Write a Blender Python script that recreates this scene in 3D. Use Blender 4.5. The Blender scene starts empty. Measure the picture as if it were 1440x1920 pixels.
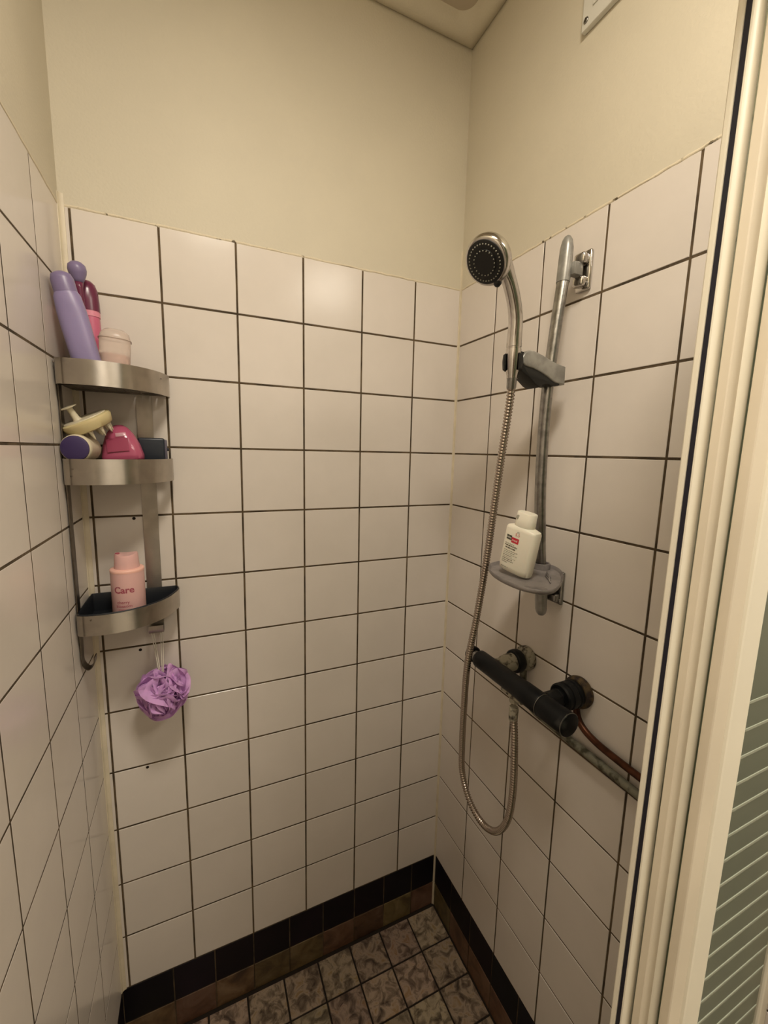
import bpy, bmesh, math, random
from mathutils import Vector, Matrix
random.seed(7)
C = bpy.context.scene.collection
V = Vector
# ------------------------------------------------------------------ camera
cam_d = bpy.data.cameras.new('camera'); cam = bpy.data.objects.new('camera', cam_d); C.objects.link(cam)
cam.location = (0.20637, -1.05241, 1.56286)
cam.rotation_euler = (1.4273081, -0.02278922, -0.42102789)
cam_d.sensor_fit = 'HORIZONTAL'; cam_d.sensor_width = 36.0; cam_d.lens = 36.0 * 777.77 / 1440.0
cam_d.clip_start = 0.01; cam_d.clip_end = 30
bpy.context.scene.camera = cam
# ------------------------------------------------------------------ world, exposure
w = bpy.data.worlds.new('world'); bpy.context.scene.world = w; w.use_nodes = True
w.node_tree.nodes['Background'].inputs[0].default_value = (0.9, 0.85, 0.75, 1)
w.node_tree.nodes['Background'].inputs[1].default_value = 0.05
vs = bpy.context.scene.view_settings
vs.view_transform = 'Standard'; vs.look = 'None'; vs.gamma = 1.0; vs.use_curve_mapping = False
vs.exposure = 0.10
LAMP = (0.30, -1.00, 2.585); AIM = V((0.0, 0.04, -1.0)).normalized()
ld = bpy.data.lights.new('room_lamp_light', 'AREA'); ld.shape = 'DISK'; ld.size = 0.27; ld.energy = 12.5; ld.color = (1.0, 0.905, 0.765)
lo = bpy.data.objects.new('room_lamp_light', ld); C.objects.link(lo); lo.location = LAMP; lo.rotation_euler = V((0, 0, -1)).rotation_difference(AIM).to_euler()
FILL_LAMP = (1.15, -1.70, 2.585)  # added fill light out of view, lifts the left wall and door frame
ld2 = ld.copy(); ld2.name = 'fill_lamp_light'; ld2.energy = 14.5; ld2.shape = 'SQUARE'; ld2.size = 0.60; lo2 = bpy.data.objects.new('fill_lamp_light', ld2); C.objects.link(lo2)
lo2.location = FILL_LAMP

# ------------------------------------------------------------------ materials
def new_mat(name):
    m = bpy.data.materials.new(name); m.use_nodes = True
    nt = m.node_tree; return m, nt, nt.nodes['Principled BSDF']
def mat(name, col, rough=0.5, metal=0.0, var=0.0, vscale=12.0, bump=0.0, bscale=60.0, trans=0.0, ior=1.45, coat=0.0, sub=0.0, col2=None, lo_=0.4, hi_=0.6, alpha=1.0):
    m, nt, b = new_mat(name)
    N, L = nt.nodes, nt.links
    b.inputs['Base Color'].default_value = (*col, 1); b.inputs['Roughness'].default_value = rough
    b.inputs['Metallic'].default_value = metal; b.inputs['Transmission Weight'].default_value = trans
    b.inputs['IOR'].default_value = ior; b.inputs['Coat Weight'].default_value = coat
    b.inputs['Alpha'].default_value = alpha
    if sub:
        b.inputs['Subsurface Weight'].default_value = sub; b.inputs['Subsurface Scale'].default_value = 0.01
    g = N.new('ShaderNodeNewGeometry')
    if var or col2:
        n = N.new('ShaderNodeTexNoise'); n.inputs['Scale'].default_value = vscale; n.inputs['Detail'].default_value = 6
        L.new(g.outputs['Position'], n.inputs['Vector'])
        r = N.new('ShaderNodeValToRGB')
        c2 = col2 if col2 else tuple(max(0, c * (1 - var)) for c in col)
        r.color_ramp.elements[0].position = lo_; r.color_ramp.elements[0].color = (*c2, 1)
        r.color_ramp.elements[1].position = hi_; r.color_ramp.elements[1].color = (*col, 1)
        L.new(n.outputs['Fac'], r.inputs['Fac']); L.new(r.outputs['Color'], b.inputs['Base Color'])
    if bump:
        n2 = N.new('ShaderNodeTexNoise'); n2.inputs['Scale'].default_value = bscale; n2.inputs['Detail'].default_value = 4
        L.new(g.outputs['Position'], n2.inputs['Vector'])
        bp = N.new('ShaderNodeBump'); bp.inputs['Strength'].default_value = bump; bp.inputs['Distance'].default_value = 0.002
        L.new(n2.outputs['Fac'], bp.inputs['Height']); L.new(bp.outputs['Normal'], b.inputs['Normal'])
    return m
def tile_mat(name, cols, rough=0.12, vscale=5, bump=0.08, bscale=22, pos=(0.3, 0.7), rand=0.05, sparkle=None, hue=0.0):
    """glaze or stone: noise colour times a small per-tile shift"""
    m, nt, b = new_mat(name); N, L = nt.nodes, nt.links
    g = N.new('ShaderNodeNewGeometry'); oi = N.new('ShaderNodeObjectInfo')
    off = N.new('ShaderNodeVectorMath'); off.operation = 'SCALE'; off.inputs[0].default_value = (31.0, 17.0, 23.0)
    L.new(oi.outputs['Random'], off.inputs['Scale'])
    ad = N.new('ShaderNodeVectorMath'); ad.operation = 'ADD'
    L.new(g.outputs['Position'], ad.inputs[0]); L.new(off.outputs[0], ad.inputs[1])
    n = N.new('ShaderNodeTexNoise'); n.inputs['Scale'].default_value = vscale; n.inputs['Detail'].default_value = 8; n.inputs['Roughness'].default_value = 0.6
    if sparkle: n.inputs['Distortion'].default_value = sparkle
    L.new(ad.outputs[0], n.inputs['Vector'])
    r = N.new('ShaderNodeValToRGB'); e = r.color_ramp.elements
    e[0].position = pos[0]; e[0].color = (*cols[0], 1); e[1].position = pos[1]; e[1].color = (*cols[-1], 1)
    for i, c in enumerate(cols[1:-1]):
        x = e.new(pos[0] + (pos[1] - pos[0]) * (i + 1) / (len(cols) - 1)); x.color = (*c, 1)
    L.new(n.outputs['Fac'], r.inputs['Fac'])
    hs = N.new('ShaderNodeHueSaturation')
    mr = N.new('ShaderNodeMapRange'); mr.inputs['To Min'].default_value = 1 - rand; mr.inputs['To Max'].default_value = 1 + rand
    L.new(oi.outputs['Random'], mr.inputs['Value']); L.new(mr.outputs[0], hs.inputs['Value'])
    if hue:
        wn = N.new('ShaderNodeTexWhiteNoise'); wn.noise_dimensions = '1D'; L.new(oi.outputs['Random'], wn.inputs['W'])
        mh = N.new('ShaderNodeMapRange'); mh.inputs['To Min'].default_value = 0.5 - hue; mh.inputs['To Max'].default_value = 0.5 + hue
        L.new(wn.outputs['Value'], mh.inputs['Value']); L.new(mh.outputs[0], hs.inputs['Hue'])
    L.new(r.outputs['Color'], hs.inputs['Color']); L.new(hs.outputs['Color'], b.inputs['Base Color'])
    b.inputs['Roughness'].default_value = rough
    n2 = N.new('ShaderNodeTexNoise'); n2.inputs['Scale'].default_value = bscale; n2.inputs['Detail'].default_value = 3
    L.new(ad.outputs[0], n2.inputs['Vector'])
    bp = N.new('ShaderNodeBump'); bp.inputs['Strength'].default_value = bump; bp.inputs['Distance'].default_value = 0.002
    L.new(n2.outputs['Fac'], bp.inputs['Height']); L.new(bp.outputs['Normal'], b.inputs['Normal'])
    return m
M_paint = mat('cream_paint', (0.61, 0.555, 0.435), 0.6, var=0.05, vscale=3, bump=0.25, bscale=180)
M_outer = mat('dull_bathroom_paint', (0.78, 0.74, 0.66), 0.7, var=0.05, vscale=3)
M_lino = mat('pale_bathroom_floor', (0.50, 0.46, 0.39), 0.6, var=0.1, vscale=6)
M_ceil = mat('ceiling_paint', (0.50, 0.43, 0.33), 0.7, bump=0.3, bscale=90)
M_tile = tile_mat('white_glaze', [(0.64, 0.585, 0.525), (0.69, 0.63, 0.57)], rough=0.19, rand=0.025, bump=0.10, bscale=14)
M_tile.node_tree.nodes['Principled BSDF'].inputs['Specular IOR Level'].default_value = 0.26
M_black = tile_mat('black_glaze', [(0.003, 0.0025, 0.004), (0.009, 0.006, 0.011)], rough=0.5, vscale=9, rand=0.3, hue=0.1)
M_black.node_tree.nodes['Principled BSDF'].inputs['Specular IOR Level'].default_value = 0.2
M_brown = tile_mat('brown_stone_glaze', [(0.035, 0.018, 0.008), (0.11, 0.065, 0.028), (0.16, 0.105, 0.06)], rough=0.4, vscale=16, rand=0.3, sparkle=1.0, hue=0.03)
M_floor = tile_mat('mottled_floor_glaze', [(0.05, 0.034, 0.022), (0.16, 0.115, 0.078), (0.34, 0.26, 0.185), (0.25, 0.165, 0.08)], rough=0.5, vscale=34, bump=0.5, bscale=60, pos=(0.34, 0.66), rand=0.25, sparkle=0.8, hue=0.02)
M_grout = mat('brown_grout', (0.115, 0.078, 0.040), 0.9, var=0.6, vscale=18, bump=0.5, bscale=300)
M_grout2 = mat('dark_floor_grout', (0.02, 0.013, 0.008), 0.9)
M_caulk = mat('cream_caulk', (0.66, 0.58, 0.43), 0.45, var=0.12, vscale=20, bump=0.3, bscale=50)
M_caulk2 = mat('cracked_caulk', (0.66, 0.58, 0.43), 0.6, col2=(0.12, 0.09, 0.05), vscale=45, lo_=0.33, hi_=0.37, bump=0.6, bscale=200)
M_frame = mat('cream_aluminium', (0.88, 0.83, 0.69), 0.38, var=0.04, vscale=5)
M_framet = mat('beige_aluminium', (0.76, 0.68, 0.54), 0.45, var=0.06, vscale=8)
M_seal = mat('dark_rubber', (0.012, 0.012, 0.022), 0.35)
M_steel = mat('brushed_steel', (0.48, 0.44, 0.39), 0.30, 1.0, var=0.16, vscale=22, bump=0.04, bscale=120)
_b = M_steel.node_tree.nodes['Principled BSDF']; _t = M_steel.node_tree.nodes.new('ShaderNodeTangent'); _t.direction_type = 'RADIAL'; _t.axis = 'Z'
_b.inputs['Anisotropic'].default_value = 0.85; _b.inputs['Anisotropic Rotation'].default_value = 0.25; M_steel.node_tree.links.new(_t.outputs[0], _b.inputs['Tangent'])
M_steeld = mat('tarnished_steel', (0.20, 0.17, 0.14), 0.34, 1.0, var=0.4, vscale=30)
M_chrome = mat('worn_chrome', (0.62, 0.59, 0.55), 0.13, 1.0, var=0.2, vscale=40)
M_chromed = mat('limescaled_chrome', (0.36, 0.35, 0.33), 0.3, 1.0, var=0.35, vscale=45, bump=0.15, bscale=200)
M_hose = mat('hose_metal', (0.40, 0.34, 0.29), 0.24, 1.0)
M_gplast = mat('grey_plastic', (0.36, 0.35, 0.32), 0.35, 0.4, var=0.3, vscale=40)
M_bplast = mat('black_plastic', (0.008, 0.008, 0.007), 0.5, bump=0.1, bscale=100)
M_matteb = mat('matte_black_metal', (0.005, 0.0055, 0.006), 0.42, 0.0, col2=(0.03, 0.03, 0.028), vscale=30, lo_=0.26, hi_=0.38)
M_tray = mat('black_tray_plastic', (0.010, 0.012, 0.016), 0.4)
M_matteb.node_tree.nodes['Principled BSDF'].inputs['Specular IOR Level'].default_value = 0.25
M_scale = mat('limescale', (0.34, 0.31, 0.24), 0.85, col2=(0.05, 0.04, 0.03), vscale=90, lo_=0.36, hi_=0.5, bump=0.8, bscale=160)
M_rust = mat('rusty_ring', (0.10, 0.065, 0.025), 0.8, col2=(0.02, 0.012, 0.008), vscale=70, bump=0.8, bscale=160)
M_pipe1 = mat('corroded_pipe', (0.20, 0.19, 0.14), 0.6, 0.35, col2=(0.05, 0.045, 0.025), vscale=55, lo_=0.36, hi_=0.52, bump=0.8, bscale=140)
M_pipe2 = mat('brown_copper', (0.10, 0.035, 0.015), 0.38, 0.7, var=0.5, vscale=40)
M_lav = mat('lavender_plastic', (0.25, 0.205, 0.36), 0.38, var=0.12, vscale=14, sub=0.1)
M_lavc = mat('lavender_cap', (0.19, 0.15, 0.27), 0.35)
M_maroon = mat('maroon_plastic', (0.13, 0.022, 0.055), 0.25)
M_pink = mat('deep_pink_plastic', (0.55, 0.13, 0.22), 0.3)
M_pinkl = mat('light_pink_plastic', (0.70, 0.25, 0.33), 0.35)
M_tub = mat('translucent_plastic', (0.86, 0.76, 0.68), 0.25, trans=0.65, ior=1.25)
M_tubp = mat('peach_cream', (0.70, 0.42, 0.34), 0.5)
M_cream = mat('cream_silicone', (0.56, 0.47, 0.25), 0.5, sub=0.1)
M_cream2 = mat('ivory_plastic', (0.58, 0.52, 0.38), 0.4)
M_purple = mat('deep_purple_plastic', (0.040, 0.024, 0.090), 0.5)
M_whitep = mat('white_plastic', (0.62, 0.58, 0.50), 0.35)
M_gel = mat('translucent_pink_gel', (0.52, 0.11, 0.20), 0.25, trans=0.25, ior=1.3, coat=0.5)
M_geld = mat('magenta_label', (0.30, 0.05, 0.10), 0.3)
M_film = mat('clear_film', (0.8, 0.6, 0.65), 0.15, trans=0.6, ior=1.1)
M_box = mat('blue_black_plastic', (0.015, 0.020, 0.030), 0.35)
M_boxs = mat('grey_lid', (0.10, 0.09, 0.12), 0.4)
M_carep = mat('rose_plastic', (0.66, 0.40, 0.375), 0.4, sub=0.1)
M_carer = mat('rose_plastic_rim', (0.80, 0.46, 0.38), 0.4)
M_caret = mat('dark_rose_ink', (0.33, 0.07, 0.10), 0.6)
M_carem = mat('faint_rose_ink', (0.42, 0.11, 0.14), 0.6)
M_sw = mat('ivory_white_plastic', (0.80, 0.76, 0.64), 0.35, sub=0.1)
M_ink = mat('grey_ink', (0.12, 0.11, 0.08), 0.6)
M_inkl = mat('light_grey_ink', (0.36, 0.35, 0.28), 0.6)
M_red = mat('red_print', (0.55, 0.03, 0.05), 0.4)
M_dgreen = mat('dark_print', (0.055, 0.055, 0.035), 0.4)
M_white = mat('white_print', (0.85, 0.82, 0.75), 0.4)
M_pouf = mat('lilac_netting', (0.76, 0.44, 0.80), 0.6, var=0.15, vscale=60, bump=0.3, bscale=900, trans=0.25, ior=1.03)
M_string = mat('white_cord', (0.55, 0.50, 0.42), 0.7)
M_dish = mat('cloudy_grey_plastic', (0.33, 0.30, 0.29), 0.3, var=0.3, vscale=35, trans=0.25, ior=1.3)
M_hole = mat('drill_hole_dark', (0.01, 0.007, 0.004), 0.9)
M_panelw = mat('white_cover_paint', (0.62, 0.60, 0.53), 0.45)
M_lampg = None
def glass_mat():
    m, nt, b = new_mat('frosted_green_glass'); N, L = nt.nodes, nt.links
    b.inputs['Base Color'].default_value = (0.56, 0.60, 0.53, 1); b.inputs['Roughness'].default_value = 0.35
    b.inputs['Transmission Weight'].default_value = 0.85; b.inputs['IOR'].default_value = 1.45
    tr = N.new('ShaderNodeBsdfTransparent'); tr.inputs['Color'].default_value = (0.80, 0.84, 0.78, 1)
    mx = N.new('ShaderNodeMixShader'); mx.inputs['Fac'].default_value = 0.5
    L.new(b.outputs[0], mx.inputs[1]); L.new(tr.outputs[0], mx.inputs[2]); L.new(mx.outputs[0], N['Material Output'].inputs['Surface'])
    return m
M_glass = glass_mat()
M_stripe = mat('etched_stripe', (0.33, 0.35, 0.28), 0.6)

# ------------------------------------------------------------------ helpers
def link_mesh(name, bm, m, parent=None, smooth=False, auto=None, recalc=True):
    if recalc: bmesh.ops.recalc_face_normals(bm, faces=bm.faces)
    me = bpy.data.meshes.new(name); bm.to_mesh(me); bm.free()
    ms = m if isinstance(m, (list, tuple)) else [m]
    for x in ms: me.materials.append(x)
    if smooth:
        for p in me.polygons: p.use_smooth = True
        if auto is not None and hasattr(me, 'set_sharp_from_angle'): me.set_sharp_from_angle(angle=math.radians(auto))
    o = bpy.data.objects.new(name, me); C.objects.link(o)
    if parent is not None: o.parent = parent
    return o
def thing(name, label, cat, loc=(0, 0, 0), rot=(0, 0, 0), group=None):
    o = bpy.data.objects.new(name, None); C.objects.link(o); o.location = loc; o.rotation_euler = rot
    o.empty_display_size = 0.02
    o['label'] = label; o['category'] = cat
    if group: o['group'] = group
    return o
def tag(o, label, cat, group=None):
    o['label'] = label; o['category'] = cat
    if group: o['group'] = group
    return o
def box(bm, x0, x1, y0, y1, z0, z1, bev=0.0, seg=2, mi=0):
    r = bmesh.ops.create_cube(bm, size=1.0)
    vs_ = r['verts']
    for v in vs_:
        v.co = V(((x0 + x1) / 2 + v.co.x * (x1 - x0), (y0 + y1) / 2 + v.co.y * (y1 - y0), (z0 + z1) / 2 + v.co.z * (z1 - z0)))
    fs = set(f for v in vs_ for f in v.link_faces)
    for f in fs: f.material_index = mi
    if bev:
        es = set(e for v in vs_ for e in v.link_edges)
        bmesh.ops.bevel(bm, geom=list(es), offset=bev, segments=seg, affect='EDGES', profile=0.5)
def prism(bm, pts, axis, a, b, bev=0.0, seg=2):
    """pts: 2-D outline in the plane across axis; extruded from a to b along axis"""
    def mk(p, t):
        if axis == 'x': return V((t, p[0], p[1]))
        if axis == 'y': return V((p[0], t, p[1]))
        return V((p[0], p[1], t))
    A = [bm.verts.new(mk(p, a)) for p in pts]; B = [bm.verts.new(mk(p, b)) for p in pts]
    n = len(pts); fs = [bm.faces.new(A), bm.faces.new(B[::-1])]
    caps = list(fs)
    for i in range(n): fs.append(bm.faces.new((A[i], A[(i + 1) % n], B[(i + 1) % n], B[i])))
    if bev:
        es = set(e for f in caps for e in f.edges)
        bmesh.ops.recalc_face_normals(bm, faces=fs)
        bmesh.ops.bevel(bm, geom=list(es), offset=bev, segments=seg, affect='EDGES', profile=0.5)
def lathe(bm, prof, origin=(0, 0, 0), axis=(0, 0, 1), seg=32, cap0=True, cap1=True):
    """prof: list of (radius, height along axis)"""
    q = V((0, 0, 1)).rotation_difference(V(axis).normalized()); o = V(origin)
    rings = []
    for r, h in prof:
        if r < 1e-6: rings.append([bm.verts.new(o + q @ V((0, 0, h)))])
        else: rings.append([bm.verts.new(o + q @ V((r * math.cos(2 * math.pi * i / seg), r * math.sin(2 * math.pi * i / seg), h))) for i in range(seg)])
    for k in range(len(rings) - 1):
        A, B = rings[k], rings[k + 1]
        for i in range(seg):
            j = (i + 1) % seg
            if len(A) == 1 and len(B) == 1: continue
            if len(A) == 1: bm.faces.new((A[0], B[j], B[i]))
            elif len(B) == 1: bm.faces.new((A[i], A[j], B[0]))
            else: bm.faces.new((A[i], A[j], B[j], B[i]))
    if cap0 and len(rings[0]) > 1: bm.faces.new(rings[0][::-1])
    if cap1 and len(rings[-1]) > 1: bm.faces.new(rings[-1])
def smooth_path(pts, n):
    """Catmull-Rom through pts, n samples per span"""
    P = [V(p) for p in pts]; out = []
    for i in range(len(P) - 1):
        p0 = P[max(i - 1, 0)]; p1 = P[i]; p2 = P[i + 1]; p3 = P[min(i + 2, len(P) - 1)]
        for k in range(n):
            t = k / n
            out.append(0.5 * ((2 * p1) + (p2 - p0) * t + (2 * p0 - 5 * p1 + 4 * p2 - p3) * t * t + (3 * p1 - p0 - 3 * p2 + p3) * t ** 3))
    out.append(P[-1]); return out
def resample(P, step):
    L = [0.0]
    for a, b in zip(P, P[1:]): L.append(L[-1] + (b - a).length)
    n = max(2, int(L[-1] / step)); out = []; j = 0
    for i in range(n + 1):
        d = L[-1] * i / n
        while j < len(L) - 2 and L[j + 1] < d: j += 1
        t = (d - L[j]) / max(1e-9, L[j + 1] - L[j]); out.append(P[j].lerp(P[j + 1], min(1, t)))
    return out
def tube(bm, P, rad, seg=12, flat=None, up=None, cap=True):
    """sweep along P; rad = number or list (per point); flat = (a, b) radius factors"""
    P = [V(p) for p in P]; n = len(P)
    T = [(P[min(i + 1, n - 1)] - P[max(i - 1, 0)]).normalized() for i in range(n)]
    u = V(up) if up else (V((0, 0, 1)) if abs(T[0].z) < 0.9 else V((1, 0, 0)))
    u = (u - T[0] * u.dot(T[0])).normalized(); rings = []
    for i in range(n):
        u = (u - T[i] * u.dot(T[i])).normalized(); v = T[i].cross(u)
        r = rad[i] if isinstance(rad, (list, tuple)) else rad
        a, b = flat if flat else (1, 1)
        rings.append([bm.verts.new(P[i] + (u * math.cos(2 * math.pi * k / seg) * a + v * math.sin(2 * math.pi * k / seg) * b) * r) for k in range(seg)])
    for A, B in zip(rings, rings[1:]):
        for k in range(seg): bm.faces.new((A[k], A[(k + 1) % seg], B[(k + 1) % seg], B[k]))
    if cap: bm.faces.new(rings[0][::-1]); bm.faces.new(rings[-1])
def sup(a, b, n, t):
    c, s = math.cos(t), math.sin(t)
    return (a * math.copysign(abs(c) ** (2 / n), c), b * math.copysign(abs(s) ** (2 / n), s))
def loft(bm, secs, seg=40):
    """secs: (z, a, b, n, cx, cy) superellipse sections, closed both ends"""
    rings = []
    for s in secs:
        z, a, b, n = s[:4]; cx, cy = (s[4], s[5]) if len(s) > 4 else (0, 0)
        rings.append([bm.verts.new((cx + sup(a, b, n, 2 * math.pi * k / seg)[0], cy + sup(a, b, n, 2 * math.pi * k / seg)[1], z)) for k in range(seg)])
    for A, B in zip(rings, rings[1:]):
        for k in range(seg): bm.faces.new((A[k], A[(k + 1) % seg], B[(k + 1) % seg], B[k]))
    bm.faces.new(rings[0][::-1]); bm.faces.new(rings[-1])
def text_obj(name, s, size, m, fn, parent, u=0, v=0, bold=0.0, shear=0.0):
    """flat print: letters mapped on a surface by fn(u, v) -> local point"""
    cu = bpy.data.curves.new(name, 'FONT'); cu.body = s; cu.size = size; cu.offset = bold; cu.shear = shear; cu.resolution_u = 3
    cu.align_x = 'LEFT'
    to = bpy.data.objects.new(name, cu); C.objects.link(to); bpy.context.view_layer.update()
    me = bpy.data.meshes.new_from_object(to); bpy.data.objects.remove(to)
    for vt in me.vertices: vt.co = fn(vt.co.x + u, vt.co.y + v)
    me.materials.clear(); me.materials.append(m)
    o = bpy.data.objects.new(name, me); C.objects.link(o); o.parent = parent
    return o
def patch(name, u0, u1, v0, v1, m, fn, parent, n=8):
    bm = bmesh.new(); g = [[bm.verts.new(fn(u0 + (u1 - u0) * i / n, v0 + (v1 - v0) * j / 2)) for i in range(n + 1)] for j in range(3)]
    for j in range(2):
        for i in range(n): bm.faces.new((g[j][i], g[j][i + 1], g[j + 1][i + 1], g[j + 1][i]))
    return link_mesh(name, bm, m, parent, recalc=False)
def structure(o): o['kind'] = 'structure'; return o

# ------------------------------------------------------------------ room shell
PT = 0.152; W = 0.90457; XL = -0.01716; H0 = 2.01856; ZC = 2.63; ZB = H0 - 12 * PT; ZK = 0.089
YF = -2.7; XR = 1.75     # the bathroom beyond the shower
def wall_box(name, parts, mats):
    bm = bmesh.new()
    for p in parts: box(bm, *p[:6], mi=p[6])
    return structure(link_mesh(name, bm, mats))
wall_back = wall_box('wall_back', [(-0.12, 1.05, 0.0012, 0.09, 0.0, H0 - 0.001, 1), (-0.12, 1.05, -0.0006, 0.09, H0 - 0.001, ZC, 0)], [M_paint, M_grout])
wall_right = wall_box('wall_right', [(W + 0.0012, 1.0, -0.93, 0.0012, 0.0, H0 - 0.001, 1), (W - 0.0006, 1.0, -0.93, 0.0, H0 - 0.001, ZC, 0), (W - 0.0006, 1.0, -0.936, -0.900, 0.0, ZC, 0)], [M_paint, M_grout])
wall_left = wall_box('wall_left', [(-0.12, XL - 0.0003, YF, 0.0012, 0.0, H0 - 0.001, 1), (-0.12, XL + 0.0006, YF, 0.0, H0 - 0.001, ZC, 0)], [M_paint, M_grout])
wall_box('wall_front', [(-0.12, XR + 0.1, YF - 0.1, YF, 0, ZC, 0)], [M_outer])
wall_box('wall_side', [(XR, XR + 0.1, YF, -0.93, 0, ZC, 0), (1.0, XR + 0.1, -0.93, -0.85, 0, ZC, 0)], [M_outer])
wall_box('ceiling', [(-0.12, XR + 0.1, YF - 0.1, 0.09, ZC, ZC + 0.05, 0)], [M_ceil])
floor_ = wall_box('floor', [(-0.12, XR + 0.1, YF - 0.1, 0.09, -0.06, -0.003, 0), (XL, XR, YF, -0.866, -0.003, 0.0035, 1)], [M_grout2, M_lino])

_tm = {}
def tile_mesh(wd, ht, m, th=0.007, bv=0.0008):
    """12-vertex chamfered tile; width along local x, height along local z, face towards local -y at y = 0"""
    k = (round(wd, 4), round(ht, 4), m.name, bv)
    if k in _tm: return _tm[k]
    a, b = wd / 2, ht / 2; vs_ = []; fs = []
    for (q, y) in ((0, th), (0, bv), (bv, 0)):
        vs_ += [(-a + q, y, -b + q), (a - q, y, -b + q), (a - q, y, b - q), (-a + q, y, b - q)]
    fs.append((3, 2, 1, 0)[::-1])
    for r in (0, 4):
        for i in range(4):
            j = (i + 1) % 4; fs.append((r + i, r + j, r + 4 + j, r + 4 + i))
    fs.append((8, 9, 10, 11))
    me = bpy.data.meshes.new('tile'); me.from_pydata(vs_, [], fs); me.materials.append(m); me.update()
    bm = bmesh.new(); bm.from_mesh(me); bmesh.ops.recalc_face_normals(bm, faces=bm.faces); bm.to_mesh(me); bm.free()
    _tm[k] = me; return me
G = 0.0042
def lay(parent, kind, u0, u1, z0, z1, m, gap=G, name='tile'):
    wd, ht = (u1 - u0) - gap, (z1 - z0) - gap
    me = tile_mesh(wd, ht, m, bv=0.00025 if kind == 'left' else 0.0008); o = bpy.data.objects.new(name, me); C.objects.link(o); o.parent = parent
    uc, zc = (u0 + u1) / 2, (z0 + z1) / 2; j = lambda a: random.uniform(-a, a)
    if kind == 'back': o.location = (uc, j(.0002), zc); rz = 0
    elif kind == 'right': o.location = (W - j(.0002), -uc, zc); rz = -math.pi / 2
    elif kind == 'left': o.location = (XL + j(.00008), -uc, zc); rz = math.pi / 2
    k = 0.3 if kind == 'left' else 1.0; o.rotation_euler = (k * j(.0016), j(.0012), rz + k * j(.0016))
    return o
def skirt_cols(umax): return [0.0] + [x for x in [0.0 + 0.1025 * k for k in range(1, 30)] if x < umax - 0.01] + [umax]
# back wall
bc = [XL] + [i * PT for i in range(6)] + [W]
for j in range(12):
    for a, b in zip(bc, bc[1:]): lay(wall_back, 'back', a, b, H0 - (j + 1) * PT, H0 - j * PT, M_tile)
bk = [XL, 0.0985] + [0.201 + 0.1024 * i for i in range(7)] + [W]
for a, b in zip(bk, bk[1:]):
    lay(wall_back, 'back', a, b, ZK, ZB, M_black, 0.003); lay(wall_back, 'back', a, b, 0, ZK, M_brown, 0.003)
# right wall
rc = [0.0, 0.1578] + [0.1578 + 0.1535 * i for i in range(1, 5)] + [0.9]
for j in range(12):
    for a, b in zip(rc, rc[1:]): lay(wall_right, 'right', a, b, H0 - (j + 1) * PT, H0 - j * PT, M_tile)
rk = skirt_cols(0.9)
for a, b in zip(rk, rk[1:]):
    lay(wall_right, 'right', a, b, ZK, ZB, M_black, 0.003); lay(wall_right, 'right', a, b, 0, ZK, M_brown, 0.003)
# left wall
lc = [0.0, 0.1567] + [0.1567 + 0.1535 * i for i in range(1, 9)]
for j in range(12):
    for a, b in zip(lc, lc[1:]): lay(wall_left, 'left', a, b, H0 - (j + 1) * PT, H0 - j * PT, M_tile)
lk = skirt_cols(1.385)
for a, b in zip(lk, lk[1:]):
    lay(wall_left, 'left', a, b, ZK, ZB, M_black, 0.003); lay(wall_left, 'left', a, b, 0, ZK, M_brown, 0.003)
# floor tiles
fx = [XL] + [0.903 - 0.1035 * k for k in range(8, -1, -1)]
fy = [0.006 + 0.1035 * k for k in range(0, 9)]
for a, b in zip(fx, fx[1:]):
    for c, d in zip(fy, fy[1:]):
        if b - a < 0.02: continue
        me = tile_mesh(b - a - 0.005, d - c - 0.005, M_floor)
        o = bpy.data.objects.new('tile', me); C.objects.link(o); o.parent = floor_
        o.location = ((a + b) / 2, -(c + d) / 2, random.uniform(-.0004, .0004)); o.rotation_euler = (-math.pi / 2 + random.uniform(-.004, .004), random.uniform(-.004, .004), 0)

# caulk beads in the corners and along the top of the tiles
def corner_bead(name, pts, z0, z1):
    bm = bmesh.new(); prism(bm, pts, 'z', z0, z1); return structure(link_mesh(name, bm, M_caulk, smooth=True, auto=50))
def arc_fill(cx, cy, sx, sy, r, n=5):
    """concave bead in the corner at (cx, cy) opening towards (sx, sy)"""
    pts = [(cx, cy)]
    for k in range(n + 1):
        t = math.pi / 2 * k / n
        pts.append((cx + sx * r * (1 - math.sin(t) * 0.85), cy + sy * r * (1 - math.cos(t) * 0.85)))
    return pts
corner_bead('trim_1', [(XL - .001, .001), (XL + 0.0100, .001), (XL + 0.0095, -.0011), (XL + 0.0045, -.0022), (XL + 0.0018, -.0048), (XL + 0.0012, -.0075), (XL - .001, -.0078)], ZB, H0 + 0.02)
corner_bead('trim_2', [(W + .001, .001), (W - 0.0052, .001), (W - 0.0045, -.0012), (W - 0.0018, -.0020), (W - 0.0012, -.0050), (W + .001, -.0055)], 0.0, H0 + 0.10)
bm = bmesh.new()
def bead_line(bm, p0, p1, nrm, hh=0.0032, dd=0.0011):
    p0, p1, nrm = V(p0), V(p1), V(nrm); n = 60; rings = []
    for i in range(n + 1):
        p = p0.lerp(p1, i / n); h = hh * random.uniform(0.7, 1.35); dz = random.uniform(-.0009, .0009)
        rings.append([bm.verts.new(p + V((0, 0, h + dz)) - nrm * .0008), bm.verts.new(p + V((0, 0, h * .4 + dz)) + nrm * dd), bm.verts.new(p + V((0, 0, -h * .5 + dz)) + nrm * dd * .9), bm.verts.new(p + V((0, 0, -h + dz)) - nrm * .0008)])
    for A, B in zip(rings, rings[1:]):
        for k in range(3): bm.faces.new((A[k], A[k + 1], B[k + 1], B[k]))
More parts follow.
